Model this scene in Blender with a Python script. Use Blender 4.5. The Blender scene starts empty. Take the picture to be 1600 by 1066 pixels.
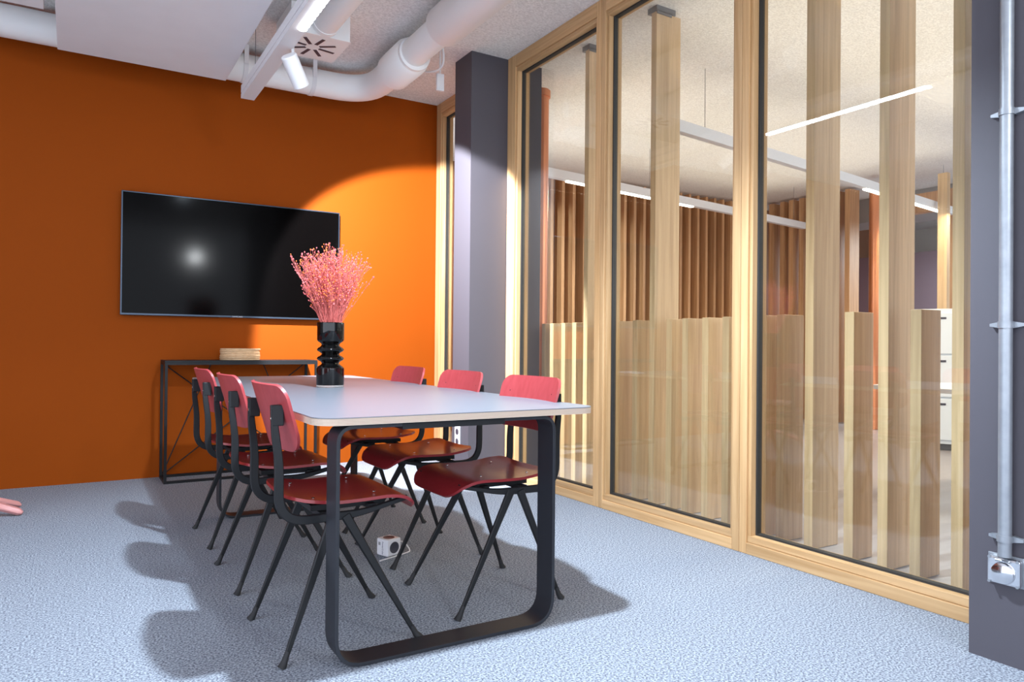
import bpy, bmesh, math, random
from mathutils import Vector, Matrix
random.seed(7)
S = bpy.context.scene
COL = S.collection
PI = math.pi

# ------------------------------------------------------------------ camera
CAMH, YAW, PITCH, ROLL, FPX = 0.96, 0.5474, 0.0066, -0.009, 1126.0
f = Vector((math.sin(YAW)*math.cos(PITCH), math.cos(YAW)*math.cos(PITCH), math.sin(PITCH)))
r0 = Vector((math.cos(YAW), -math.sin(YAW), 0)); u0 = r0.cross(f)
r = r0*math.cos(ROLL) - u0*math.sin(ROLL); u = u0*math.cos(ROLL) + r0*math.sin(ROLL)
cd = bpy.data.cameras.new('camera'); cam = bpy.data.objects.new('camera', cd); COL.objects.link(cam)
cd.sensor_width = 36; cd.lens = 36*FPX/1600; cd.clip_start = 0.02
cam.matrix_world = Matrix(((r.x, u.x, -f.x, 0), (r.y, u.y, -f.y, 0), (r.z, u.z, -f.z, CAMH), (0, 0, 0, 1)))
S.camera = cam
S.view_settings.view_transform = 'Standard'; S.view_settings.look = 'None'
S.view_settings.gamma = 1; S.view_settings.use_curve_mapping = False
S.view_settings.exposure = 0.0

# ------------------------------------------------------------------ world and light
W = bpy.data.worlds.new('world'); S.world = W; W.use_nodes = True
W.node_tree.nodes['Background'].inputs[0].default_value = (0.80, 0.87, 1.0, 1)
W.node_tree.nodes['Background'].inputs[1].default_value = 3.5

def light(kind, name, loc, energy, color, aim=None, **kw):
    d = bpy.data.lights.new(name, kind); d.energy = energy; d.color = color
    for k, v in kw.items(): setattr(d, k, v)
    o = bpy.data.objects.new(name, d); COL.objects.link(o); o.location = loc
    if aim is not None:
        o.rotation_euler = Vector(aim).to_track_quat('-Z', 'Y').to_euler()
    return o
COOL = (0.74, 0.87, 1.0)
WARM = (1.0, 0.86, 0.66)
# track spot that washes the corner of the orange wall and the column
light('SPOT', 'corner_spot_light', (1.10, 4.07, 2.40), 1050, (0.90, 0.94, 1.0), (.622, .548, -.559), spot_size=math.radians(76), spot_blend=0.14, shadow_soft_size=0.03)
# second track spot above the near end of the table, just out of the frame
light('SPOT', 'table_spot_light', (1.12, 2.05, 2.55), 540, COOL, (0.0, 0.03, -1), spot_size=math.radians(138), spot_blend=0.6, shadow_soft_size=0.045)
# strip of the linear lamp
light('AREA', 'linear_lamp_light', (1.02, 3.08, 2.578), 14, COOL, (0, 0, -1), shape='RECTANGLE', size=0.05, size_y=1.25)
# hall lamps beyond the glass, plus added fills for its ceiling
light('AREA', 'hall_lamp_light', (4.6, 5.62, 2.44), 55, WARM, (0, 0, -1), shape='RECTANGLE', size=1.8, size_y=0.06)
light('AREA', 'hall_lamp_light', (6.9, 4.1, 2.44), 40, WARM, (0, 0, -1), shape='RECTANGLE', size=2.4, size_y=0.06)
light('AREA', 'hall_lamp_light', (5.2, 2.2, 2.44), 70, WARM, (0, 0, -1), shape='RECTANGLE', size=2.4, size_y=0.3)
light('AREA', 'hall_ceiling_fill', (5.6, 5.2, 2.64), 24, WARM, (0, 0, 1), shape='RECTANGLE', size=4.5, size_y=2.5)  # added upward fill without a fixture, brightens the hall ceiling evenly
light('AREA', 'hall_ceiling_fill', (5.0, 2.0, 2.64), 25, WARM, (0, 0, 1), shape='RECTANGLE', size=3.6, size_y=3.0)  # second added ceiling fill, belongs to no lamp
light('AREA', 'office_lamp_light', (10.6, 4.2, 2.6), 260, COOL, (0, 0, -1), shape='RECTANGLE', size=2.0, size_y=2.0)

# ------------------------------------------------------------------ materials
MATS = {}
def mat(name, color, rough=0.5, metal=0.0, noise=None, bump=None, coat=0.0, emit=None, strength=0, spec=0.5, sheen=0):
    m = bpy.data.materials.new(name); m.use_nodes = True; nt = m.node_tree; b = nt.nodes['Principled BSDF']
    b.inputs['Base Color'].default_value = (*color, 1); b.inputs['Roughness'].default_value = rough
    b.inputs['Metallic'].default_value = metal; b.inputs['Coat Weight'].default_value = coat
    b.inputs['Specular IOR Level'].default_value = spec; b.inputs['Sheen Weight'].default_value = sheen
    if emit: b.inputs['Emission Color'].default_value = (*emit, 1); b.inputs['Emission Strength'].default_value = strength
    tc = nt.nodes.new('ShaderNodeTexCoord')
    def chain(scale):
        mp = nt.nodes.new('ShaderNodeMapping'); nt.links.new(tc.outputs['Object'], mp.inputs[0])
        mp.inputs['Scale'].default_value = scale if isinstance(scale, tuple) else (scale,)*3
        n = nt.nodes.new('ShaderNodeTexNoise'); n.inputs['Scale'].default_value = 1; n.inputs['Detail'].default_value = 4
        nt.links.new(mp.outputs[0], n.inputs[0]); return n
    if noise:
        scale, amt, c2 = noise
        n = chain(scale); rr = nt.nodes.new('ShaderNodeValToRGB')
        rr.color_ramp.elements[0].position = 0.5-amt; rr.color_ramp.elements[1].position = 0.5+amt
        rr.color_ramp.elements[0].color = (*color, 1); rr.color_ramp.elements[1].color = (*c2, 1)
        nt.links.new(n.outputs[0], rr.inputs[0]); nt.links.new(rr.outputs[0], b.inputs['Base Color'])
    if bump:
        scale, st, dist = bump
        n = chain(scale); bp = nt.nodes.new('ShaderNodeBump'); bp.inputs['Strength'].default_value = st; bp.inputs['Distance'].default_value = dist
        nt.links.new(n.outputs[0], bp.inputs['Height']); nt.links.new(bp.outputs[0], b.inputs['Normal'])
    MATS[name] = m; return m

def wood(name, c1, c2, scale=(38, 38, 1.4), rough=0.5):
    m = mat(name, c1, rough, bump=((90, 90, 3), 0.12, 0.002))
    nt = m.node_tree; b = nt.nodes['Principled BSDF']; tc = [n for n in nt.nodes if n.type == 'TEX_COORD'][0]
    oi = nt.nodes.new('ShaderNodeObjectInfo')
    add = nt.nodes.new('ShaderNodeVectorMath'); add.operation = 'ADD'
    sc = nt.nodes.new('ShaderNodeVectorMath'); sc.operation = 'SCALE'; sc.inputs['Scale'].default_value = 9.0
    comb = nt.nodes.new('ShaderNodeCombineXYZ')
    for i in range(3): nt.links.new(oi.outputs['Random'], comb.inputs[i])
    nt.links.new(comb.outputs[0], sc.inputs[0]); nt.links.new(tc.outputs['Object'], add.inputs[0]); nt.links.new(sc.outputs[0], add.inputs[1])
    mp = nt.nodes.new('ShaderNodeMapping'); mp.inputs['Scale'].default_value = scale; nt.links.new(add.outputs[0], mp.inputs[0])
    n1 = nt.nodes.new('ShaderNodeTexNoise'); n1.inputs['Scale'].default_value = 1; n1.inputs['Detail'].default_value = 6; n1.inputs['Distortion'].default_value = 0.6
    nt.links.new(mp.outputs[0], n1.inputs[0])
    rr = nt.nodes.new('ShaderNodeValToRGB'); rr.color_ramp.elements[0].position = .32; rr.color_ramp.elements[1].position = .68
    rr.color_ramp.elements[0].color = (*c1, 1); rr.color_ramp.elements[1].color = (*c2, 1)
    nt.links.new(n1.outputs[0], rr.inputs[0])
    hs = nt.nodes.new('ShaderNodeHueSaturation')
    mr = nt.nodes.new('ShaderNodeMapRange'); mr.inputs[3].default_value = 0.86; mr.inputs[4].default_value = 1.14
    nt.links.new(oi.outputs['Random'], mr.inputs[0]); nt.links.new(mr.outputs[0], hs.inputs['Value'])
    nt.links.new(rr.outputs[0], hs.inputs['Color']); nt.links.new(hs.outputs[0], b.inputs['Base Color'])
    return m

OAK = wood('oak', (0.47, 0.27, 0.115), (0.63, 0.40, 0.20))
OAKH = wood('oak_horizontal', (0.47, 0.27, 0.115), (0.63, 0.40, 0.20), scale=(38, 1.4, 38))
FINW = wood('fin_timber', (0.50, 0.325, 0.175), (0.68, 0.47, 0.27))
FINR = wood('warm_fin_timber', (0.42, 0.22, 0.105), (0.60, 0.35, 0.18))
FINB = mat('fin_backing', (0.20, 0.10, 0.06), 0.7)
ORANGE = mat('orange_paint', (0.30, 0.056, 0.001), 0.7, noise=(260, 0.3, (0.27, 0.050, 0.001)), bump=(700, 0.25, 0.001), spec=0.12)
CARPET = mat('carpet', (0.15, 0.165, 0.21), 1.0, noise=((150, 150, 150), 0.12, (0.49, 0.54, 0.61)), bump=(330, 1.0, 0.006), spec=0.1)
CEIL = mat('wood_wool_ceiling', (0.70, 0.68, 0.66), 0.95, noise=((70, 100, 70), 0.18, (0.94, 0.92, 0.90)), bump=((120, 160, 120), 0.7, 0.008), spec=0.1)
WHITE = mat('white_paint', (0.74, 0.73, 0.74), 0.5)
PANELM = mat('soffit_white', (0.80, 0.78, 0.79), 0.8, noise=(5, 0.3, (0.84, 0.82, 0.83)))
DUCTM = mat('painted_duct', (0.86, 0.85, 0.84), 0.55)
GREY = mat('column_grey', (0.070, 0.064, 0.078), 0.6, bump=(500, 0.2, 0.001))
LINO = mat('grey_linoleum', (0.14, 0.158, 0.188), 0.36, noise=(300, 0.3, (0.16, 0.178, 0.21)))
BLACK = mat('black_steel', (0.010, 0.0105, 0.012), 0.5, spec=0.3)
BLACKT = mat('charcoal_steel', (0.020, 0.022, 0.028), 0.5, bump=(900, 0.2, 0.0006), spec=0.35)
RUBBER = mat('black_rubber', (0.015, 0.015, 0.017), 0.7)
REDB = wood('red_stained_ply', (0.32, 0.040, 0.044), (0.37, 0.052, 0.058), scale=(60, 60, 4), rough=0.42)  # backrests: light and sheen put into a brighter red
REDS = wood('shaded_red_ply', (0.24, 0.016, 0.020), (0.28, 0.022, 0.027), scale=(4, 60, 60), rough=0.30)  # seats: same ply, shade under the table put into a darker red
CHROME = mat('chrome', (0.8, 0.8, 0.82), 0.15, 1.0)
GALV = mat('galvanised_steel', (0.34, 0.36, 0.39), 0.38, 0.55, noise=(30, 0.3, (0.26, 0.28, 0.31)))
BEZEL = mat('blue_grey_bezel', (0.05, 0.07, 0.10), 0.3, 0.6)
SCREEN = mat('tv_glass', (0.0015, 0.0012, 0.0012), 0.11, spec=0.07)
VASEM = mat('black_glass', (0.002, 0.002, 0.002), 0.03, spec=0.45)
STEMM = mat('pale_pink_stem', (0.64, 0.16, 0.14), 0.8)
HEADP = mat('pink_seed_heads', (0.62, 0.075, 0.065), 0.8, noise=(60, 0.12, (0.80, 0.22, 0.23)))
HEADO = mat('orange_seed_heads', (0.85, 0.20, 0.05), 0.8)
MATT = wood('placemat_wood', (0.62, 0.40, 0.22), (0.75, 0.52, 0.31), scale=(30, 30, 30), rough=0.7)
PLASTIC = mat('white_plastic', (0.78, 0.77, 0.80), 0.35)
SOCKET = mat('socket_dark', (0.05, 0.05, 0.07), 0.4)
TEXTM = mat('grey_print', (0.10, 0.10, 0.16), 0.5)
TEXTW = mat('silver_print', (0.55, 0.56, 0.6), 0.3)
LED = mat('led_strip', (1, 1, 1), 0.5, emit=(0.93, 0.97, 1.0), strength=22)
LEDX = mat('lamp_lens', (1, 1, 1), 0.5, emit=(0.93, 0.97, 1.0), strength=1200)
LEDW = mat('warm_led_strip', (1, 1, 1), 0.5, emit=(1.0, 0.98, 0.9), strength=8)
COPPER = mat('copper_cladding', (0.70, 0.28, 0.14), 0.33, 0.75, noise=((18, 18, 3), 0.25, (0.60, 0.22, 0.10)))
GASKET = mat('black_gasket', (0.02, 0.02, 0.02), 0.6)
SALMON = mat('salmon_plastic', (0.62, 0.27, 0.25), 0.45)
HFLOOR = mat('hall_floor', (0.30, 0.27, 0.28), 0.35, noise=((3, 40, 3), 0.3, (0.38, 0.34, 0.34)))
MAUVE = mat('mauve_paint', (0.22, 0.15, 0.18), 0.6)
HALLW = mat('hall_light_paint', (0.72, 0.70, 0.64), 0.7)
OFFW = mat('left_wall_paint', (0.62, 0.60, 0.60), 0.8)
BRACK = mat('grey_bracket', (0.16, 0.16, 0.17), 0.4, 0.6)
CABIN = mat('white_cabinet', (0.74, 0.78, 0.82), 0.4)

def plymat():
    m = mat('plywood_edge', (0.6, 0.45, 0.3), 0.6); nt = m.node_tree; b = nt.nodes['Principled BSDF']
    tc = [n for n in nt.nodes if n.type == 'TEX_COORD'][0]
    sx = nt.nodes.new('ShaderNodeSeparateXYZ'); nt.links.new(tc.outputs['Object'], sx.inputs[0])
    mu = nt.nodes.new('ShaderNodeMath'); mu.operation = 'MULTIPLY'; mu.inputs[1].default_value = 1600; nt.links.new(sx.outputs[2], mu.inputs[0])
    si = nt.nodes.new('ShaderNodeMath'); si.operation = 'SINE'; nt.links.new(mu.outputs[0], si.inputs[0])
    rr = nt.nodes.new('ShaderNodeValToRGB'); rr.color_ramp.elements[0].color = (0.42, 0.30, 0.22, 1); rr.color_ramp.elements[1].color = (0.78, 0.66, 0.54, 1)
    rr.color_ramp.elements[0].position = .1; rr.color_ramp.elements[1].position = .6
    nt.links.new(si.outputs[0], rr.inputs[0]); nt.links.new(rr.outputs[0], b.inputs['Base Color']); return m
PLY = plymat()

def glassmat():
    m = bpy.data.materials.new('window_glass'); m.use_nodes = True; nt = m.node_tree; nt.nodes.clear()
    out = nt.nodes.new('ShaderNodeOutputMaterial'); mx = nt.nodes.new('ShaderNodeMixShader')
    t = nt.nodes.new('ShaderNodeBsdfTransparent'); t.inputs[0].default_value = (0.965, 0.985, 0.965, 1)
    g = nt.nodes.new('ShaderNodeBsdfGlossy'); g.inputs['Roughness'].default_value = 0.0
    fr = nt.nodes.new('ShaderNodeFresnel'); 
    ge = nt.nodes.new('ShaderNodeNewGeometry'); mr = nt.nodes.new('ShaderNodeMapRange')
    mr.inputs[3].default_value = 1.72; mr.inputs[4].default_value = 1/1.72
    nt.links.new(ge.outputs['Backfacing'], mr.inputs[0]); nt.links.new(mr.outputs[0], fr.inputs[0])
    nt.links.new(fr.outputs[0], mx.inputs[0]); nt.links.new(t.outputs[0], mx.inputs[1]); nt.links.new(g.outputs[0], mx.inputs[2])
    nt.links.new(mx.outputs[0], out.inputs[0]); return m
GLASS = glassmat()
def clearmat():
    m = bpy.data.materials.new('clear_glass'); m.use_nodes = True; b = m.node_tree.nodes['Principled BSDF']
    b.inputs['Transmission Weight'].default_value = 0.8; b.inputs['Roughness'].default_value = 0.02; b.inputs['Base Color'].default_value = (0.95, 0.93, 0.9, 1); return m
CLEAR = clearmat()

# ------------------------------------------------------------------ mesh helpers
def BM(): return bmesh.new()
def box(bm, x0, x1, y0, y1, z0, z1):
    v = [bm.verts.new(p) for p in [(x0,y0,z0),(x1,y0,z0),(x1,y1,z0),(x0,y1,z0),(x0,y0,z1),(x1,y0,z1),(x1,y1,z1),(x0,y1,z1)]]
    for q in [(0,3,2,1),(4,5,6,7),(0,1,5,4),(1,2,6,5),(2,3,7,6),(3,0,4,7)]: bm.faces.new([v[i] for i in q])
def ring_loft(bm, rings, cap=True, closed=False):
    vs = [[bm.verts.new(p) for p in R] for R in rings]; n = len(vs[0])
    seq = list(zip(vs, vs[1:])) + ([(vs[-1], vs[0])] if closed else [])
    for a, b in seq:
        for i in range(n): bm.faces.new([a[i], a[(i+1) % n], b[(i+1) % n], b[i]])
    if cap and not closed:
        bm.faces.new(list(reversed(vs[0]))); bm.faces.new(vs[-1])
def frames(pts, side=None):
    out = []
    P = [Vector(p) for p in pts]
    prev = Vector(side) if side else None
    for i, p in enumerate(P):
        if i == 0: t = P[1]-P[0]
        elif i == len(P)-1: t = P[-1]-P[-2]
        else: t = (P[i+1]-p).normalized() + (p-P[i-1]).normalized()
        t.normalize()
        if prev is None:
            prev = Vector((0, 0, 1)) if abs(t.z) < .9 else Vector((1, 0, 0))
        s = (prev - t*prev.dot(t)).normalized()
        if side is None: prev = s
        out.append((p, t, s, t.cross(s).normalized()))
    return out
def bar(bm, pts, w, h, side, cap=True, bev=0.15):
    """rectangular bar swept along pts: w along side, h across; w/h floats or lists"""
    R = []
    for i, (p, t, s, n) in enumerate(frames(pts, side)):
        a = (w[i] if isinstance(w, (list, tuple)) else w)/2; b = (h[i] if isinstance(h, (list, tuple)) else h)/2
        e = min(a, b)*bev*2
        R.append([p+s*x+n*y for x, y in [(a-e, -b), (a, -b+e), (a, b-e), (a-e, b), (-a+e, b), (-a, b-e), (-a, -b+e), (-a+e, -b)]])
    ring_loft(bm, R, cap)
def tube(bm, pts, rad, seg=12, cap=True):
    R = []
    for i, (p, t, s, n) in enumerate(frames(pts)):
        rr = rad[i] if isinstance(rad, (list, tuple)) else rad
        R.append([p + (s*math.cos(2*PI*k/seg)+n*math.sin(2*PI*k/seg))*rr for k in range(seg)])
    ring_loft(bm, R, cap)
def lathe(bm, prof, seg=40, c=(0, 0, 0), cap=True):
    ring_loft(bm, [[(c[0]+rr*math.cos(2*PI*k/seg), c[1]+rr*math.sin(2*PI*k/seg), c[2]+z) for k in range(seg)] for rr, z in prof], cap)
def fillet(pts, rad, n=7):
    out = [Vector(pts[0])]
    for i in range(1, len(pts)-1):
        a, p, b = Vector(pts[i-1]), Vector(pts[i]), Vector(pts[i+1])
        d1 = (a-p); d2 = (b-p); R = min(rad[i-1] if isinstance(rad, (list, tuple)) else rad, d1.length*.49, d2.length*.49)
        q1 = p+d1.normalized()*R; q2 = p+d2.normalized()*R
        for k in range(n+1):
            t = k/n; out.append(q1*(1-t)**2 + p*2*t*(1-t) + q2*t*t)
    out.append(Vector(pts[-1])); return out
def obj(name, bm, m, parent=None, smooth=False, bevel=0, loc=None):
    me = bpy.data.meshes.new(name); bmesh.ops.recalc_face_normals(bm, faces=bm.faces); bm.to_mesh(me); bm.free()
    o = bpy.data.objects.new(name, me); COL.objects.link(o)
    me.materials.append(m)
    if smooth:
        for p in me.polygons: p.use_smooth = True
        me.set_sharp_from_angle(angle=math.radians(38))
    if bevel:
        b = o.modifiers.new('bevel', 'BEVEL'); b.width = bevel; b.segments = 2; b.limit_method = 'ANGLE'
    if parent: o.parent = parent
    if loc: o.location = loc
    return o
def tag(o, label, cat, group=None, kind=None):
    if label: o['label'] = label
    if cat: o['category'] = cat
    if group: o['group'] = group
    if kind: o['kind'] = kind
    return o
def thing(name, label, cat, loc=(0, 0, 0), rz=0, group=None):
    o = bpy.data.objects.new(name, None); COL.objects.link(o); o.location = loc; o.rotation_euler = (0, 0, rz); o.empty_display_size = .1
    return tag(o, label, cat, group)
def struct(o): o['kind'] = 'structure'; return o
def copy_tree(o, parent=None):
    c = o.copy(); COL.objects.link(c)
    if parent: c.parent = parent
    for ch in list(o.children): copy_tree(ch, c)
    return c
def sbox(name, m, *a, bevel=0, parent=None):
    b = BM(); box(b, *a); return obj(name, b, m, parent, bevel=bevel)

# ------------------------------------------------------------------ setting
G, D, ZC = 2.733, 5.704, 3.048
struct(sbox('floor', CARPET, -3.6, G+.035, -3.0, D+.1, -0.06, 0))
struct(sbox('floor_hall', HFLOOR, G+.035, 12.6, -3.0, 9.0, -0.06, -0.002)).name = 'floor_hall'
struct(sbox('ceiling', CEIL, -3.6, 12.6, -3.0, 9.0, ZC, ZC+.12))
struct(sbox('wall_back', ORANGE, -3.6, G-.01, D, D+.12, 0, ZC))
struct(sbox('wall_left', OFFW, -3.72, -3.6, 3.2, D+.12, 0, ZC))

# four glazed units of the partition: y ranges of outer frame and pane
def window(n, y0, y1, p0, p1):
    root = thing('window_%d' % n, None, None, (G, y0, 0)); root['kind'] = 'structure'
    z0, z1 = .085, 2.93
    X0, X1 = -.045, .065
    def add(bm, x0, x1, a0, a1, b0, b1): box(bm, x0, x1, a0-y0, a1-y0, b0, b1)
    b = BM()
    add(b, X0, X1, y0, p0-.018, 0, ZC); add(b, X0, X1, p1+.018, y1, 0, ZC)
    obj('window_stile', b, OAK, root, bevel=.003)
    b = BM()
    add(b, X0, X1, p0-.018, p1+.018, 0, z0-.032); add(b, X0, X1, p0-.018, p1+.018, z1+.03, ZC)
    obj('window_rail', b, OAKH, root, bevel=.003)
    b = BM()     # inner glazing bead, set back from the face
    add(b, X0+.012, X1, p0-.017, p0, z0, z1); add(b, X0+.012, X1, p1, p1+.017, z0, z1)
    obj('glazing_bead', b, OAK, root, bevel=.002)
    b = BM()
    add(b, X0+.010, X1, p0-.017, p1+.017, z0-.031, z0); add(b, X0+.010, X1, p0-.017, p1+.017, z1, z1+.029)
    obj('glazing_bead', b, OAKH, root, bevel=.002)
    b = BM(); g = .009
    add(b, .0, .03, p0, p0+g, z0, z1); add(b, .0, .03, p1-g, p1, z0, z1)
    add(b, .0, .03, p0+g, p1-g, z0, z0+g); add(b, .0, .03, p0+g, p1-g, z1-g, z1)
    obj('gasket', b, GASKET, root)
    b = BM(); add(b, .010, .020, p0+.006, p1-.006, z0+.006, z1-.006)
    obj('window_pane', b, GLASS, root)
window(1, 4.76, 5.702, 4.83, 5.60)
window(2, 3.412, 4.50, 3.476, 4.347+.03)
window(3, 2.344, 3.410, 2.405, 3.352)
window(4, 1.17, 2.342, 1.23, 2.283)
struct(sbox('trim_1', GREY, 2.39, 2.985, 4.503, 4.757, 0, ZC)).name = 'wall_column'
struct(sbox('wall_right', GREY, 2.44, 3.25, -1.2, 1.2, 0, ZC))

# low boards and tall posts just behind the glass
PX0, PX1, TH = 3.02, 3.165, .046
FY = [5.46, 5.31, 5.16, 4.98, 4.50, 4.395, 4.247, 4.114, 3.985, 3.83, 3.655, 3.47, 3.315, 3.166, 3.035, 2.88, 2.732, 2.60, 2.485, 2.377, 2.213, 2.004, 1.842, 1.70, 1.532, 1.37]
TALL = {5.46: 0, 5.16: 1, 3.985: 2, 3.315: 3, 2.213: 4, 1.842: 5, 1.532: 6}
TL = ['tall oak post seen through the narrow corner window beside the orange wall',
      'tall oak post in the narrow corner window, half hidden by the dark column',
      'tall oak post behind the left large window, against its right-hand frame',
      'tall oak post with a metal bracket on top, alone in the middle large window',
      'tall oak post on the left of the right large window, next to the mullion side',
      'tall oak post in the middle of the right large window',
      'tall oak post behind the right large window, cut by the dark right pillar']
TL[4] = 'leftmost tall oak post standing behind the right large window'
ORD = ['first', 'second', 'third', 'fourth', 'fifth', 'sixth', 'seventh', 'eighth', 'ninth', 'tenth', 'eleventh', 'twelfth', 'thirteenth', 'fourteenth',
       'fifteenth', 'sixteenth', 'seventeenth', 'eighteenth', 'nineteenth', 'twentieth']
wins = [('narrow corner window', 4.76, 6), ('left large window', 3.7, 4.76), ('middle large window', 2.53, 3.7), ('right large window', 0, 2.53)]
cnt = {}
for y in FY:
    if y in TALL:
        t = thing('timber_post', TL[TALL[y]], 'post', (PX0, y, 0), 0, 'tall posts behind the glass')
        b = BM(); box(b, 0, .20, -TH/2, TH/2, 0, ZC-.035); obj('post_board', b, FINW, t, bevel=.002)
        b = BM(); box(b, 0, .12, -TH/2-.006, -TH/2, ZC-.05, ZC-.03); box(b, -.004, .15, -TH/2-.006, TH/2+.03, ZC-.035, ZC)
        obj('bracket', b, BRACK, t)
    else:
        wn = [w[0] for w in wins if w[1] <= y < w[2]][0]; k = cnt.get(wn, 0); cnt[wn] = k+1
        b = BM(); box(b, 0, .15, -TH/2, TH/2, 0, 1.128)
        o = obj('timber_board', b, FINW, bevel=.002, loc=(PX0, y, 0))
        tag(o, '%s chest-high oak board from the left behind the %s' % (ORD[k], wn), 'board', 'chest-high boards behind the glass')

# ------------------------------------------------------------------ hall beyond the glass
struct(sbox('wall_hall_back', FINB, G+.07, 12.6, 7.32, 7.42, 0, ZC))
for i in range(29):
    x = 3.68 + i*.16
    b = BM(); box(b, 0, .04, 0, .28, 0, ZC-.03)
    o = obj('wall_fin', b, FINR, loc=(x, 7.02, 0))
    w_ = 'left' if x < 5.65 else ('middle' if x < 8.0 else 'right')
    side = 'far left end' if i < 10 else 'far right end'
    k = i+1 if i < 20 else 29-i
    lab = ('%s vertical timber fin from the left on the hall rear wall' % ORD[i]) if i < 20 else ('%s vertical timber fin counted from the right end of the hall rear wall' % ORD[28-i])
    tag(o, lab, 'wall fin', 'timber fins on the rear wall of the hall')
ys = [7.05-.03, 6.88, 6.69, 6.545, 6.38, 6.21, 6.04, 5.854, 5.69]
for i, y in enumerate(ys[1:]):
    b = BM(); box(b, 0, .20, -.05, .02, 0, ZC-.03)
    o = obj('wall_fin', b, FINR, loc=(8.5, y, 0))
    tag(o, '%s timber fin from the corner on the hall side screen' % ORD[i], 'wall fin', 'timber fins on the side screen of the hall')
# office beyond the side screen
struct(sbox('wall_office_back', HALLW, 12.6, 12.72, -3.0, 9.0, 0, ZC))
struct(sbox('wall_office_side', MAUVE, 11.2, 11.3, 1.5, 7.3, 0, 2.47))
struct(sbox('trim_2', mat('grey_bulkhead', (0.30, 0.29, 0.28), 0.8), 9.4, 10.0, 1.5, 7.3, 2.72, ZC-.002))
t = thing('door_frame', 'far timber door frame with cross beam in the hall opening', 'frame', (8.75, 5.0, 0))
b = BM(); box(b, 0, .12, -.55, -.45, 0, 2.85); obj('jamb', b, FINR, t)
b = BM(); box(b, 0, .12, -.449, 0, 2.62, 2.85); obj('cross_beam', b, FINR, t)
b = BM(); box(b, -.1, .02, .0, .07, 0, 2.60); obj('jamb', b, FINR, t)
b = BM(); box(b, 0, .06, -.05, .05, 0, 2.88)
tag(obj('timber_post', b, FINW, loc=(8.05, 3.93+.32, 0)), 'far free-standing timber post in front of the mauve wall', 'post')
# copper clad columns
def copper(x, y, rad, lab):
    t = thing('copper_column', lab, 'column', (x, y, 0))
    b = BM(); lathe(b, [(rad, 0), (rad, ZC-.10)], 32); obj('cladding', b, COPPER, t, smooth=True)
    b = BM(); lathe(b, [(rad+.012, 0), (rad+.012, .05)], 32, c=(0, 0, ZC-.16)); obj('collar', b, COPPER, t, smooth=True)
copper(3.085, 4.66, .062, 'copper clad round column right beside the dark column behind the glass')
copper(8.25, 5.12, .085, 'distant copper clad column glowing orange between posts of the right window')
# suspended linear lamps in the hall
def beam(p, q, h, leds, lab):
    p = Vector(p); q = Vector(q); d = q-p; L = d.length; a = math.atan2(d.y, d.x)
    t = thing('linear_lamp', lab, 'lamp', p, a, 'suspended linear lamps in the hall')
    b = BM(); box(b, 0, L, -.03, .03, 0, h); obj('housing', b, WHITE, t, bevel=.003)
    for s0, s1 in leds:
        b = BM(); box(b, L*s0, L*s1, -.02, .02, -.012, -.001); obj('diffuser', b, LEDW, t)
    for s in (.08, .38, .68, .95):
        b = BM(); tube(b, [(L*s, 0, h), (L*s, 0, ZC-p.z)], .0022, 6); obj('cable', b, BRACK, t)
beam((3.30, 5.48, 2.53), (8.2, 6.10, 2.53), .085, [(.14, .25), (.28, .40), (.46, .525)], 'suspended white linear lamp in the hall running toward the rear wall fins')
beam((3.62, 3.80, 2.51), (8.62, 4.44, 2.51), .085, [(.58, .66), (.765, .955)], 'suspended white linear lamp in the hall seen high through the right window')
# cabinet added in place of a pale reflection in the glass; desk
t = thing('cabinet', 'white cabinet with dark slot handles, standing in for a pale reflection at the right edge of the right window', 'cabinet', (6.9, 4.12, 0), -1.1)
b = BM(); box(b, 0, 1.0, 0, .45, 0.06, 1.35); obj('cabinet_body', b, CABIN, t, bevel=.004)
b = BM(); box(b, .03, .97, .03, .42, 0, 0.059); obj('plinth', b, BRACK, t)
for k in range(3):
    b = BM(); box(b, .01, .99, -.018, -.001, .10+k*.41, .49+k*.41); dd = obj('drawer', b, CABIN, t, bevel=.003)
    for hx in (.30, .58):
        b = BM(); box(b, hx, hx+.16, -.022, -.0185, .43+k*.41, .45+k*.41); obj('handle', b, SOCKET, dd)
t = thing('desk', 'white-topped desk in the hall seen between the boards of the right window', 'desk', (5.2, 2.3, 0), -.1)
b = BM(); box(b, -.8, .8, -.4, .4, .70, .73); obj('desktop', b, WHITE, t, bevel=.004)
for sx in (-.72, .72):
    for sy in (-.34, .34):
        b = BM(); box(b, sx-.02, sx+.02, sy-.02, sy+.02, 0, .70); obj('leg', b, WHITE, t)

# ------------------------------------------------------------------ ceiling services
def panel(x0, x1, y0, y1, z, lab):
    t = thing('ceiling_panel', lab, 'ceiling panel', (x0, y0, z), 0, 'suspended white ceiling panels')
    b = BM(); box(b, 0, x1-x0, 0, y1-y0, 0, .05); obj('panel_board', b, PANELM, t, bevel=.003)
    for sx in (.15, x1-x0-.15):
        for sy in (.3, y1-y0-.3):
            b = BM(); tube(b, [(sx, sy, .05), (sx, sy, ZC-z)], .003, 6); obj('hanger_rod', b, GALV, t)
panel(-.100, .872, 0.9, 5.215, 2.75, 'large white suspended ceiling panel left of the linear lamp')
panel(-1.15, -.152, 0.9, 4.63, 2.75, 'white suspended ceiling panel at the top left corner of the picture')
b = BM(); box(b, -.02, .02, 0, 3.6, 0, .04); tag(obj('ceiling_rail', b, WHITE, loc=(-.125, .95, 2.80)), 'thin white rail running between the two ceiling panels', 'rail')

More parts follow.
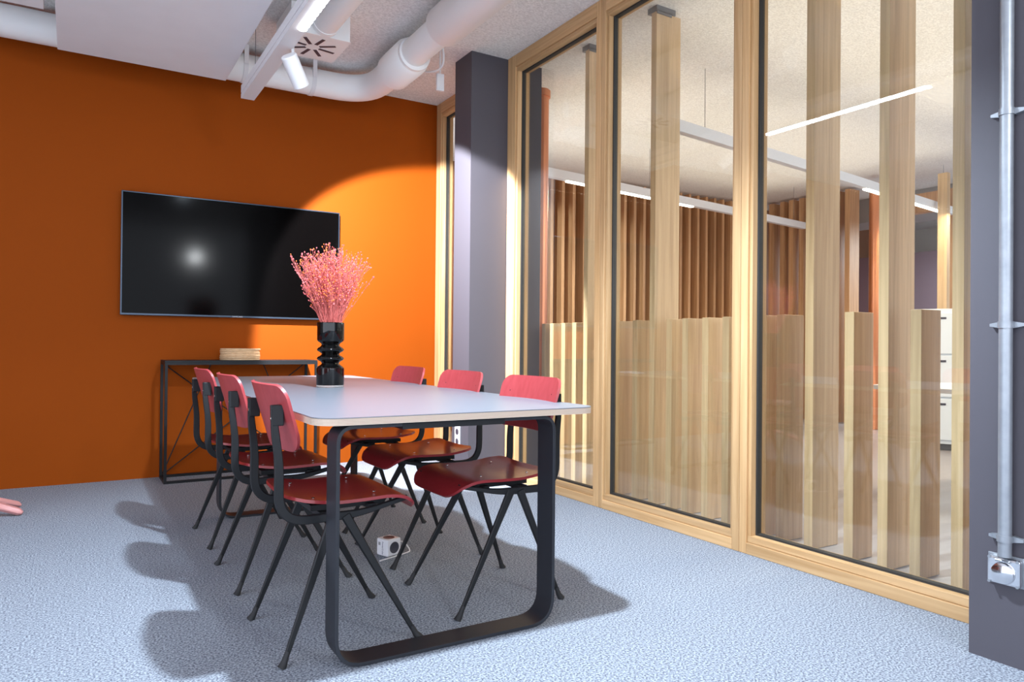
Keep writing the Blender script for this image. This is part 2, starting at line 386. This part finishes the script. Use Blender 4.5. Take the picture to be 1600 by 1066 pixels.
# linear lamp over the table
def rrect_cell(x0, x1, y0, y1, c_=.013):
    return [(x0+c_, y0), (x1-c_, y0), (x1, y0+c_), (x1, y1-c_), (x1-c_, y1), (x0+c_, y1), (x0, y1-c_), (x0, y0+c_)]
t = thing('linear_lamp', 'long white linear lamp with lit strip hanging over the table', 'lamp', (0.98, 0.6, 2.587))
b = BM(); L = 5.02-.6
box(b, -.045, .040, 0, L, 0, .012); box(b, -.045, -.035, 0, L, .012, .03); box(b, -.041, -.035, 0, L, .03, .036); box(b, -.045, .040, 0, L, .036, .085)
obj('housing', b, WHITE, t, bevel=.0015)
b = BM(); yy = 2.45-.6
while yy < 3.72-.6:
    R_ = rrect_cell(-.005, .036, yy, yy+.046); ring_loft(b, [[(x, y, -.0055) for x, y in R_], [(x, y, -.0005) for x, y in R_]]); yy += .0505
obj('diffuser', b, LED, t)
for yy in (.9, 2.6, 4.2):
    b = BM(); tube(b, [(0, yy, .085), (0, yy, ZC-2.587)], .0018, 6); obj('cable', b, BRACK, t)
# track spots
def spot(loc, aim, lab, out=True):
    t = thing('spotlight', lab, 'lamp', loc, 0, 'spotlights on the linear lamp')
    a = Vector(aim).normalized(); q = a.to_track_quat('-Z', 'Y').to_matrix().to_4x4()
    b = BM(); lathe(b, [(.041, .088), (.045, .083), (.045, -.085), (.042, -.088), (.039, -.084), (.037, -.04)], 36); b.transform(q)
    obj('lamp_head', b, WHITE, t, smooth=True)
    b = BM(); tube(b, [(-.015, 0, .135), (-.01, 0, .05)], .009, 12); obj('stem', b, WHITE, t)
spot((1.035, 4.03, 2.47), (.52, .43, -.72), 'white cylinder spotlight on the linear lamp aimed at the corner')

t = thing('spotlight', 'spotlight behind the camera that shows as a glare in the television', 'lamp', (1.60, -.9, 2.30))
b = BM(); lathe(b, [(.046, -.08), (.05, -.075), (.05, .08), (.045, .08)], 24); b.transform(Vector((0.12, 1, -.1)).to_track_quat('Z', 'Y').to_matrix().to_4x4()); obj('lamp_head', b, WHITE, t, smooth=True)
b = BM(); lathe(b, [(.044, .081), (.044, .083)], 24); b.transform(Vector((0.12, 1, -.1)).to_track_quat('Z', 'Y').to_matrix().to_4x4()); obj('lens', b, LEDX, t, smooth=True)
b = BM(); tube(b, [(0, -.02, .05), (0, -.02, ZC-2.30)], .009, 8); obj('stem', b, WHITE, t)

# star diffuser box
t = thing('air_diffuser', 'square white ceiling air diffuser box with black star-shaped slots', 'air diffuser', (1.295, 4.62, 2.87))
b = BM(); box(b, -.185, .185, -.19, .19, .004, ZC-2.87); obj('plenum_box', b, DUCTM, t, bevel=.003)
b = BM(); box(b, -.19, .19, -.195, .195, 0, .0035); pl = obj('face_plate', b, DUCTM, t)
b = BM()
for k in range(8):
    a = k*PI/4+.2; ca, sa = math.cos(a), math.sin(a); w_ = .011
    q = [(.045*ca-w_*sa, .045*sa+w_*ca), (.045*ca+w_*sa, .045*sa-w_*ca), (.15*ca+w_*sa, .15*sa-w_*ca), (.15*ca-w_*sa, .15*sa+w_*ca)]
    ring_loft(b, [[(x, y, -.002) for x, y in q], [(x, y, -.0004) for x, y in q]])
obj('slot', b, SOCKET, pl)
b = BM(); tube(b, [(0.02, -.19, .085), (.02, -1.4, .085)], .083, 32); obj('duct_stub', b, DUCTM, t, smooth=True)
b = BM(); tube(b, [(.02, -.20, .085), (.02, -.235, .085)], .088, 32); obj('collar', b, DUCTM, t, smooth=True)

# round duct
t = thing('ventilation_duct', 'white round ventilation duct bending from the orange wall toward the camera', 'duct', (0, 0, 0))
path = fillet([(-1.0, 5.36, 2.915), (1.93, 5.36, 2.915), (1.93, 4.55, 2.905)], .30, 12)
b = BM(); tube(b, path, .098, 36); obj('duct_pipe', b, DUCTM, t, smooth=True)
b = BM(); tube(b, [(1.93, 4.82, 2.90), (1.93, 4.80, 2.90), (1.925, 4.50, 2.90), (1.925, 4.46, 2.90)], [.10, .128, .128, .10], 36); obj('silencer', b, DUCTM, t, smooth=True)
b = BM(); tube(b, [(1.925, 4.50, 2.91), (1.92, 3.95, 2.91)], .092, 36); obj('duct_pipe', b, DUCTM, t, smooth=True)
b = BM(); tube(b, [(1.92, 4.02, 2.91), (1.92, 3.98, 2.91), (1.92, .8, 2.91)], [.094, .122, .122], 36); obj('duct_pipe', b, DUCTM, t, smooth=True)
for yy, rr in ((4.46, .112), (4.83, .108)):
    b = BM(); tube(b, [(1.93, yy-.02, 2.905), (1.93, yy+.02, 2.905)], rr, 36); obj('collar', b, DUCTM, t, smooth=True)
for x in (1.0, 1.48):
    b = BM(); tube(b, [(x, 5.36, 2.915), (x+.03, 5.36, 2.915)], .103, 36)
    box(b, x, x+.03, 5.36-.106, 5.36-.098, 2.915, ZC); obj('strap', b, WHITE, t, smooth=True)
# cable loop beside the duct
b = BM(); tube(b, fillet([(2.06, 4.30, 2.99), (2.14, 4.42, 2.84), (2.09, 4.62, 2.86), (2.09, 4.8, 2.99)], .1, 6), .007, 8)
tag(obj('conduit_loop', b, WHITE, smooth=True), 'thin white bent cable conduit beside the round duct', 'cable')
t = thing('ceiling_sensor', 'small white rectangular device hanging under the ceiling by the column', 'sensor', (2.20, 4.62, 2.82))
b = BM(); box(b, -.028, .028, -.012, .012, -.06, .06); obj('sensor_body', b, WHITE, t, bevel=.004)
b = BM(); tube(b, [(0, 0, .061), (0, 0, ZC-2.82)], .006, 8); obj('stem', b, WHITE, t)

# ------------------------------------------------------------------ conduit and wall socket on the right pillar
PXF = 2.44
t = thing('steel_conduit', 'galvanised steel conduit running down the dark right pillar', 'conduit', (PXF-.024, 1.087, 0))
b = BM(); tube(b, [(0, 0, .335), (0, 0, ZC)], .0185, 24); obj('conduit_pipe', b, GALV, t, smooth=True)
for z in (.390, 1.037, 1.684, 2.33):
    b = BM(); tube(b, [(0, 0, z-.010), (0, 0, z+.010)], .0215, 20)
    for s in (-1, 1):
        ring_loft(b, [[(.006, s*.018, z-.010), (.006, s*.048, z-.004), (.006, s*.048, z+.004), (.006, s*.018, z+.010)],
                      [(.023, s*.018, z-.010), (.023, s*.048, z-.004), (.023, s*.048, z+.004), (.023, s*.018, z+.010)]])
    sd = obj('saddle_clamp', b, GALV, t, smooth=True)
t = thing('wall_socket', 'metal flip-lid wall socket below the steel conduit on the pillar', 'socket', (PXF, 1.090, .29))
b = BM(); box(b, -.006, -.0005, -.052, .052, -.046, .046); obj('back_plate', b, GALV, t, bevel=.002)
b = BM(); box(b, -.026, -.0065, -.046, .046, -.042, .040); obj('socket_body', b, CHROME, t, bevel=.007)
b = BM(); lathe(b, [(.033, 0), (.031, .008), (.022, .013), (0.001, .015)], 32); b.transform(Matrix.Rotation(-PI/2, 4, 'Y') @ Matrix.Identity(4)); bmesh.ops.translate(b, verts=b.verts, vec=(-.0265, 0, -.006))
obj('flip_lid', b, CHROME, t, smooth=True)
b = BM(); tube(b, [(-.03, -.02, .032), (-.03, .02, .032)], .004, 10); obj('hinge', b, GALV, t)
for sy in (-.043, .043):
    for sz in (-.038, .036):
        b = BM(); tube(b, [(-.0262, sy*.9, sz), (-.029, sy*.9, sz)], .0045, 10); obj('screw', b, GALV, t)
# small double socket on the dark column
t = thing('wall_socket', 'small white wall socket low on the dark column behind the table', 'socket', (2.39, 4.66, .30))
b = BM(); box(b, -.008, -.0005, -.04, .04, -.075, .075); obj('back_plate', b, PLASTIC, t, bevel=.003)
for z in (-.035, .035):
    b = BM(); tube(b, [(-.0085, 0, z), (-.0105, 0, z)], .022, 20); obj('socket_hole', b, SOCKET, t)

# ------------------------------------------------------------------ television
TX0, TX1, TZ0, TZ1 = .276, 1.815, 1.150, 2.012
t = thing('television', 'large black flat television mounted on the orange wall', 'television', (TX0, D, TZ0))
b = BM(); box(b, 0, TX1-TX0, -.060, -.030, 0, TZ1-TZ0); obj('television_body', b, BEZEL, t, bevel=.003)
b = BM(); box(b, .009, TX1-TX0-.009, -.0615, -.0602, .014, TZ1-TZ0-.009); obj('screen', b, SCREEN, t)
b = BM(); box(b, .35, TX1-TX0-.35, -.0295, -.0005, .15, .70); obj('wall_mount', b, BLACK, t)
def text(s, size, m, parent, loc, rot, name):
    c = bpy.data.curves.new(name, 'FONT'); c.body = s; c.size = size; c.align_x = 'CENTER'; c.align_y = 'CENTER'; c.extrude = .0003
    o = bpy.data.objects.new(name, c); COL.objects.link(o); dg = bpy.context.evaluated_depsgraph_get()
    me = bpy.data.meshes.new_from_object(o.evaluated_get(dg)); COL.objects.unlink(o); bpy.data.objects.remove(o)
    p = bpy.data.objects.new(name, me); COL.objects.link(p); me.materials.clear(); me.materials.append(m)
    p.parent = parent; p.location = loc; p.rotation_euler = rot; return p
text('SAMSUNG', .016, TEXTW, t, ((TX1-TX0)/2, -.0608, .007), (PI/2, 0, 0), 'logo')

# ------------------------------------------------------------------ console and placemats
CX0, CX1, CY0, CY1, CH = .535, 1.575, 5.39, 5.68, .838
t = thing('console_table', 'thin black steel frame console table against the orange wall', 'console table', (CX0, CY0, 0))
w_, d_, q = CX1-CX0, CY1-CY0, .018
for x in (0, w_-q):
    for y in (0, d_-q):
        b = BM(); box(b, x, x+q, y, y+q, 0, CH-.012); obj('leg', b, BLACK, t)
b = BM()
for y in (0, d_-q): box(b, q, w_-q, y, y+q, 0, q)
for x in (0, w_-q): box(b, x, x+q, q, d_-q, 0, q)
obj('base_frame', b, BLACK, t)
b = BM()
for y in (0, d_-q): box(b, q, w_-q, y, y+q, CH-.03, CH-.012)
for x in (0, w_-q): box(b, x, x+q, q, d_-q, CH-.03, CH-.012)
obj('top_frame', b, BLACK, t)
b = BM(); box(b, 0, w_, 0, d_, CH-.0118, CH); obj('tabletop', b, BLACK, t, bevel=.001)
yb = d_-.009
for a, c in [((.02, CH-.03), (w_-.02, .02)), ((w_-.02, CH-.03), (.02, .02)), ((.02, .03), (.335, CH-.03)), ((w_-.02, .03), (w_-.335, CH-.03))]:
    b = BM(); tube(b, [(a[0], yb, a[1]), (c[0], yb, c[1])], .004, 8); obj('brace', b, BLACK, t)
for k in range(7):
    b = BM(); rr = .139 + random.uniform(-.002, .002)
    lathe(b, [(rr-.004, 0), (rr, .003), (rr, .0085), (rr-.004, .0115)], 48)
    o = obj('placemat', b, MATT, smooth=True, loc=(1.047+random.uniform(-.003, .003), 5.535, CH+.0005+k*.012))
    tag(o, ['lowest beige round placemat, lying on the console top', 'second beige round placemat up from the console top', 'third beige round placemat up in the stack', 'middle beige round placemat of the stack of seven',
            'third beige round placemat down from the top of the stack', 'second beige round placemat from the top of the stack', 'topmost beige round placemat of the stack on the console'][k], 'placemat', 'stack of round placemats on the console')

# ------------------------------------------------------------------ table
TRZ = -.012
t = thing('conference_table', 'long table with light grey top, plywood edge and black loop legs', 'table', (1.12, 3.46, 0), TRZ)
def rrect(hx, hy, rad, n=8):
    out = []
    for cx, cy, a0 in [(hx-rad, hy-rad, 0), (-hx+rad, hy-rad, PI/2), (-hx+rad, -hy+rad, PI), (hx-rad, -hy+rad, 1.5*PI)]:
        for k in range(n+1):
            a = a0+k*PI/2/n; out.append((cx+rad*math.cos(a), cy+rad*math.sin(a)))
    return out
HX, HY = .505, 1.42
R = rrect(HX, HY, .075)
b = BM(); ring_loft(b, [[(x, y, z) for x, y in R] for z in (.7225, .7425)]); obj('plywood_edge', b, PLY, t)
R2 = rrect(HX-.001, HY-.001, .074)
b = BM(); ring_loft(b, [[(x, y, z) for x, y in R2] for z in (.7427, .7455)]); obj('tabletop', b, LINO, t)
b = BM(); ring_loft(b, [[(x, y, z) for x, y in rrect(HX-.02, HY-.02, .06)] for z in (.7205, .7222)]); obj('underside_sheet', b, BLACK, t)
for yy in (2.11-3.46, 4.21-3.46):
    xa, xb = .685-1.12, 1.447-1.12
    pts = fillet([(xa+.2, yy, .7145), (xa, yy, .7145), (xa, yy, .006), (xb, yy, .006), (xb, yy, .7145), (xb-.2, yy, .7145)], [.05, .09, .09, .05], 8)
    b = BM(); bar(b, pts, .098, .0115, (0, 1, 0), bev=.1); obj('loop_leg', b, BLACKT, t, smooth=True)
b = BM(); box(b, xa+.2, xb-.2, 2.06-3.46, 4.26-3.46, .700, .7195); obj('under_frame', b, BLACK, t)
# ------------------------------------------------------------------ chairs
def lerp(a, b, t): return a+(b-a)*t
def interp(tab, s):
    for (a, va), (b_, vb) in zip(tab, tab[1:]):
        if s <= b_: return lerp(va, vb, (s-a)/(b_-a))
    return tab[-1][1]
def catmull(P, n=6):
    P = [Vector(p) for p in P]; out = []
    Q = [P[0]*2-P[1]]+P+[P[-1]*2-P[-2]]
    for i in range(1, len(Q)-2):
        for k in range(n):
            t = k/n; a, b, c, d = Q[i-1], Q[i], Q[i+1], Q[i+2]
            out.append(.5*((2*b)+(-a+c)*t+(2*a-5*b+4*c-d)*t*t+(-a+3*b-3*c+d)*t**3))
    out.append(P[-1]); return out
def shell(bm, grid, thick):
    """closed sheet of given thickness from a grid of points"""
    n, m = len(grid), len(grid[0])
    G_ = [[Vector(p) for p in row] for row in grid]
    N = [[None]*m for _ in range(n)]
    for i in range(n):
        for j in range(m):
            a = G_[min(i+1, n-1)][j]-G_[max(i-1, 0)][j]; c = G_[i][min(j+1, m-1)]-G_[i][max(j-1, 0)]
            v = a.cross(c); N[i][j] = v.normalized() if v.length > 1e-9 else Vector((0, 0, 1))
    A = [[bm.verts.new(G_[i][j]+N[i][j]*thick/2) for j in range(m)] for i in range(n)]
    B = [[bm.verts.new(G_[i][j]-N[i][j]*thick/2) for j in range(m)] for i in range(n)]
    for i in range(n-1):
        for j in range(m-1):
            bm.faces.new([A[i][j], A[i+1][j], A[i+1][j+1], A[i][j+1]]); bm.faces.new([B[i][j], B[i][j+1], B[i+1][j+1], B[i+1][j]])
    for i in range(n-1):
        bm.faces.new([A[i][0], B[i][0], B[i+1][0], A[i+1][0]]); bm.faces.new([A[i][m-1], A[i+1][m-1], B[i+1][m-1], B[i][m-1]])
    for j in range(m-1):
        bm.faces.new([A[0][j], A[0][j+1], B[0][j+1], B[0][j]]); bm.faces.new([A[n-1][j], B[n-1][j], B[n-1][j+1], A[n-1][j+1]])
def halfwidth(s, L, W, r0_, r1_):
    """half width of a rounded outline at distance s along length L"""
    if s < r0_: return W-r0_+math.sqrt(max(0, r0_*r0_-(r0_-s)**2))
    if s > L-r1_: return W-r1_+math.sqrt(max(0, r1_*r1_-(s-L+r1_)**2))
    return W
def make_chair():
    t = thing('dining_chair', 'x', 'chair')
    # seat
    prof = catmull([(-.195, 0, .482), (-.15, 0, .470), (-.06, 0, .461), (.04, 0, .464), (.12, 0, .469), (.17, 0, .463), (.205, 0, .444), (.228, 0, .414)], 5)
    cum = [0]
    for a, c in zip(prof, prof[1:]): cum.append(cum[-1]+(c-a).length)
    L = cum[-1]; grid = []
    samples = sorted(set([0, .003, .01, .02, .035, .05, .065] + [L*k/22 for k in range(2, 21)] + [L-.085, L-.065, L-.045, L-.028, L-.015, L-.006, L-.001, L]))
    for s in samples:
        k = max(i for i in range(len(cum)) if cum[i] <= s+1e-9); k = min(k, len(prof)-2)
        p = prof[k].lerp(prof[k+1], (s-cum[k])/(cum[k+1]-cum[k]))
        W = halfwidth(s, L, .208, .065, .095); row = []
        for j in range(17):
            v = -1+j/8; y = v*W
            row.append((p.x + .012*(y/.2)**2*(1 if s < L*.3 else -1)*(.6 if s < L*.3 else 1)*0.6, y, p.z + .012*(abs(y)/.2)**2.5*(1-s/L)))
        grid.append(row)
    b = BM(); shell(b, grid, .010); seat = obj('seat', b, REDS, t, smooth=True)
    for sx, sy in ((-.115, -.14), (-.115, .14), (.085, -.14), (.085, .14)):
        b = BM(); zz = (.469 if sx > 0 else .467)+.0085
        lathe(b, [(.0055, 0), (.0055, .0015), (.003, .0025)], 12, c=(sx, sy, zz+.0015)); obj('screw', b, CHROME, seat)
    # backrest: v up, curved sideways
    b = BM(); grid = []; H_ = .215
    for s in sorted(set([0, .002, .006, .012, .02, .03, .042, .055] + [H_*k/12 for k in range(4, 9)] + [H_-.055, H_-.042, H_-.03, H_-.02, H_-.012, H_-.006, H_-.002, H_])):
        W = halfwidth(s, H_, .213, .062, .050) - .010*(1-s/H_); row = []
        for j in range(19):
            v = -1+j/9; y = v*W
            row.append((-.196 - .062*(s/H_) + .030*(y/.2)**2, y, .628 + s*.965))
        grid.append(row)
    shell(b, grid, .010); obj('backrest', b, REDB, t, smooth=True)
    # side frames
    for s in (-1, 1):
        pts = fillet([(-.243, s*.163, .775), (-.241, s*.168, .70), (-.228, s*.172, .60), (-.228, s*.172, .418), (.03, s*.172, .421), (.19, s*.165, .455)], [.02, .04, .10, .06], 8)
        n = len(pts)
        b = BM(); bar(b, pts, .014, [lerp(.021, .028, min(1, i/(n*.5))) if i < n*.7 else lerp(.028, .014, (i-n*.7)/(n*.3)) for i in range(n)], (0, 1, 0), bev=.2)
        sf = obj('side_frame', b, BLACK, t, smooth=True)
        b = BM(); box(b, -.250, -.215, s*.163-.012, s*.163+.012, .712, .775); obj('bracket', b, BLACK, sf, bevel=.003)
        b = BM(); tube(b, [(-.2505, s*.163, .735), (-.2535, s*.163, .735)], .006, 10); obj('screw', b, CHROME, sf)
        for fx, ax in ((-.222, -.062), (.214, -.022)):
            b = BM(); bar(b, [(ax, s*.176, .420), (lerp(ax, fx, .93), lerp(s*.176, s*.216, .93), .029)], [.016, .011], [.031, .015], (0, 1, 0), bev=.25)
            lg = obj('leg', b, BLACK, t, smooth=True)
            b = BM(); tube(b, [(lerp(ax, fx, .90), s*.2125, .044), (lerp(ax, fx, .96), s*.2145, .018), (fx, s*.218, .006), (fx+(.004 if fx > 0 else -.004), s*.219, 0)], [.008, .010, .0125, .014], 12); obj('foot_cap', b, RUBBER, lg, smooth=True)
    b = BM()
    box(b, -.10, -.07, -.164, .164, .418, .434); box(b, .06, .085, -.160, .160, .428, .444)
    for y in (-.12, .12): box(b, -.12, .12, y-.012, y+.012, .4345, .452)
    obj('cross_bar', b, BLACK, t)
    return t
chair = make_chair()
clabs = ['red plywood chair nearest the camera on the left side of the table', 'middle red plywood chair of the row on the left side of the table', 'red plywood chair on the left side nearest the console table',
         'red plywood chair nearest the camera on the right side, before the glass', 'middle red plywood chair of the row on the right side by the glass', 'red plywood chair on the right side farthest from the camera']
spots_ = [(.763, 2.392, .0), (.768, 3.108, .0), (.775, 3.815, .01), (1.372, 2.462, PI), (1.392, 3.115, PI+.01), (1.405, 3.785, PI)]
for i, (x, y, a) in enumerate(spots_):
    o = chair if i == 0 else copy_tree(chair)
    o.location = (x, y, 0); o.rotation_euler = (0, 0, a); o['label'] = clabs[i]
    o['group'] = 'red chairs on the left side' if i < 3 else 'red chairs on the right side'

# ------------------------------------------------------------------ vase and dried flowers
VX, VY, VZ = 1.100, 3.545, .7457
t = thing('vase', 'glossy black ribbed glass vase standing on the table', 'vase', (VX, VY, VZ))
b = BM(); prof = [(.066, .0115), (.0675, .016), (.0675, .095), (.060, .103), (.045, .113), (.042, .120), (.048, .128), (.062, .136), (.0665, .143), (.062, .150), (.048, .158), (.042, .165), (.048, .172),
     (.062, .180), (.0665, .187), (.062, .194), (.048, .203), (.043, .211), (.047, .219), (.060, .227), (.066, .235), (.0665, .318), (.0655, .322), (.063, .322), (.062, .318), (.061, .24), (.04, .22)]
lathe(b, prof, 56); obj('vase_body', b, VASEM, t, smooth=True)
b = BM(); lathe(b, [(.064, 0), (.067, .002), (.067, .0112), (.060, .0112)], 56); obj('clear_foot', b, CLEAR, t, smooth=True)
t = thing('dried_flowers', 'bouquet of pink and coral dried seed stems in the black vase', 'flowers', (VX, VY, VZ+.318))
st, hp, ho = BM(), BM(), BM()
def pod(bm, p, d, s):
    d = d.normalized(); a = d.orthogonal().normalized(); c = d.cross(a)
    R_ = [(0, .25), (.35, .9), (.75, .8), (1.0, .3)]
    ring_loft(bm, [[p+d*s*2.3*h+(a*math.cos(k*PI/2.5)+c*math.sin(k*PI/2.5))*s*w for k in range(5)] for h, w in R_])
rnd = random.Random(3)
for i in range(480):
    ang = rnd.uniform(0, 2*PI); q = math.sqrt(rnd.random()); base = Vector((math.cos(ang)*q*.045, math.sin(ang)*q*.045, -.10))
    lean = q*rnd.uniform(.12, .50); Ht = rnd.uniform(.17, .39)*(1.05-.25*q)
    if rnd.random() < .05: lean *= 1.25; Ht *= 1.05
    top = Vector((math.cos(ang)*(.045*q+lean*Ht*1.25), math.sin(ang)*(.045*q+lean*Ht*1.25), Ht))
    rim = Vector((math.cos(ang)*q*.052, math.sin(ang)*q*.052, .0))
    mid = rim.lerp(top, .5) + Vector((rnd.uniform(-.01, .01), rnd.uniform(-.01, .01), .015))
    tube(st, [base, rim, mid, top], [.0011, .0011, .0009, .0006], 3, cap=False)
    d = (top-mid).normalized()
    col = ho if rnd.random() < .22 else hp
    pod(col, top, d, rnd.uniform(.0030, .0046))
    for k in range(rnd.randint(5, 9)):
        s = rnd.uniform(.25, .97); o_ = rim.lerp(mid, s*2) if s < .5 else mid.lerp(top, s*2-1)
        bd = (d + Vector((rnd.uniform(-1, 1), rnd.uniform(-1, 1), rnd.uniform(-.1, .6)))*.62).normalized(); ln = rnd.uniform(.02, .055)
        e = o_+bd*ln
        tube(st, [o_, e], [.0007, .0005], 3, cap=False)
        pod(ho if rnd.random() < .15 else col, e, bd, rnd.uniform(.0024, .0042))
for nm, bm_, m_ in (('stems', st, STEMM), ('pink_seed_heads', hp, HEADP), ('orange_seed_heads', ho, HEADO)):
    o = obj(nm, bm_, m_, t); o['kind'] = 'stuff'

# ------------------------------------------------------------------ power cube on the floor
t = thing('power_cube', 'white cube power socket lying on the carpet under the table', 'power socket', (1.245, 3.11, 0), math.radians(18))
b = BM(); box(b, -.039, .039, -.039, .039, .001, .078); obj('cube_body', b, PLASTIC, t, bevel=.006)
def disc(rot, off, nm='socket_hole'):
    b = BM(); lathe(b, [(.026, -.0002), (.026, .0012), (.022, .0012), (.021, .0006), (.004, .0005)], 28); b.transform(rot); bmesh.ops.translate(b, verts=b.verts, vec=off); return obj(nm, b, SOCKET, t, smooth=True)
disc(Matrix.Identity(4), (0, 0, .078)); disc(Matrix.Rotation(PI/2, 4, 'X'), (0, -.039, .039)).name = 'socket_hole'
b = BM(); box(b, -.0398, -.0391, .012, .016, .048, .062); box(b, -.0398, -.0391, .020, .024, .048, .062); obj('usb_slot', b, SOCKET, t)
text('PowerCube', .012, TEXTM, t, (-.0394, -.004, .038), (PI/2, PI/2, -PI/2), 'lettering')
b = BM(); tube(b, catmull([(.039, .01, .040), (.060, .012, .048), (.085, -.005, .040), (.098, -.02, .020), (.095, -.035, .005), (.06, -.05, .004), (-.1, -.06, .004)], 6), .0032, 8); obj('cord', b, PLASTIC, t, smooth=True)

# ------------------------------------------------------------------ salmon chair foot at the left edge of the frame
t = thing('lounge_chair', 'salmon pink chair at the left frame edge, only its pointed feet showing', 'chair', (-.575, 4.885, 0))
for a, ln in ((math.radians(-14), .36), (math.radians(24), .36), (math.radians(140), .33), (math.radians(-140), .33)):
    b = BM(); c_, s_ = math.cos(a), math.sin(a)
    bar(b, [(0, 0, .13), (c_*ln*.35, s_*ln*.35, .10), (c_*ln*.7, s_*ln*.7, .055), (c_*ln*.95, s_*ln*.95, .022), (c_*ln, s_*ln, .014)], [.075, .070, .062, .048, .02], [.03, .035, .04, .035, .015], (-s_, c_, 0), bev=.4)
    obj('foot', b, SALMON, t, smooth=True)
b = BM(); lathe(b, [(.05, .14), (.045, .36), (.06, .38)], 24); obj('pedestal', b, SALMON, t, smooth=True)
b = BM(); lathe(b, [(.05, .381), (.16, .39), (.21, .42), (.215, .46), (.19, .47), (.02, .455)], 32); obj('seat', b, SALMON, t, smooth=True)
bpy.context.view_layer.update()
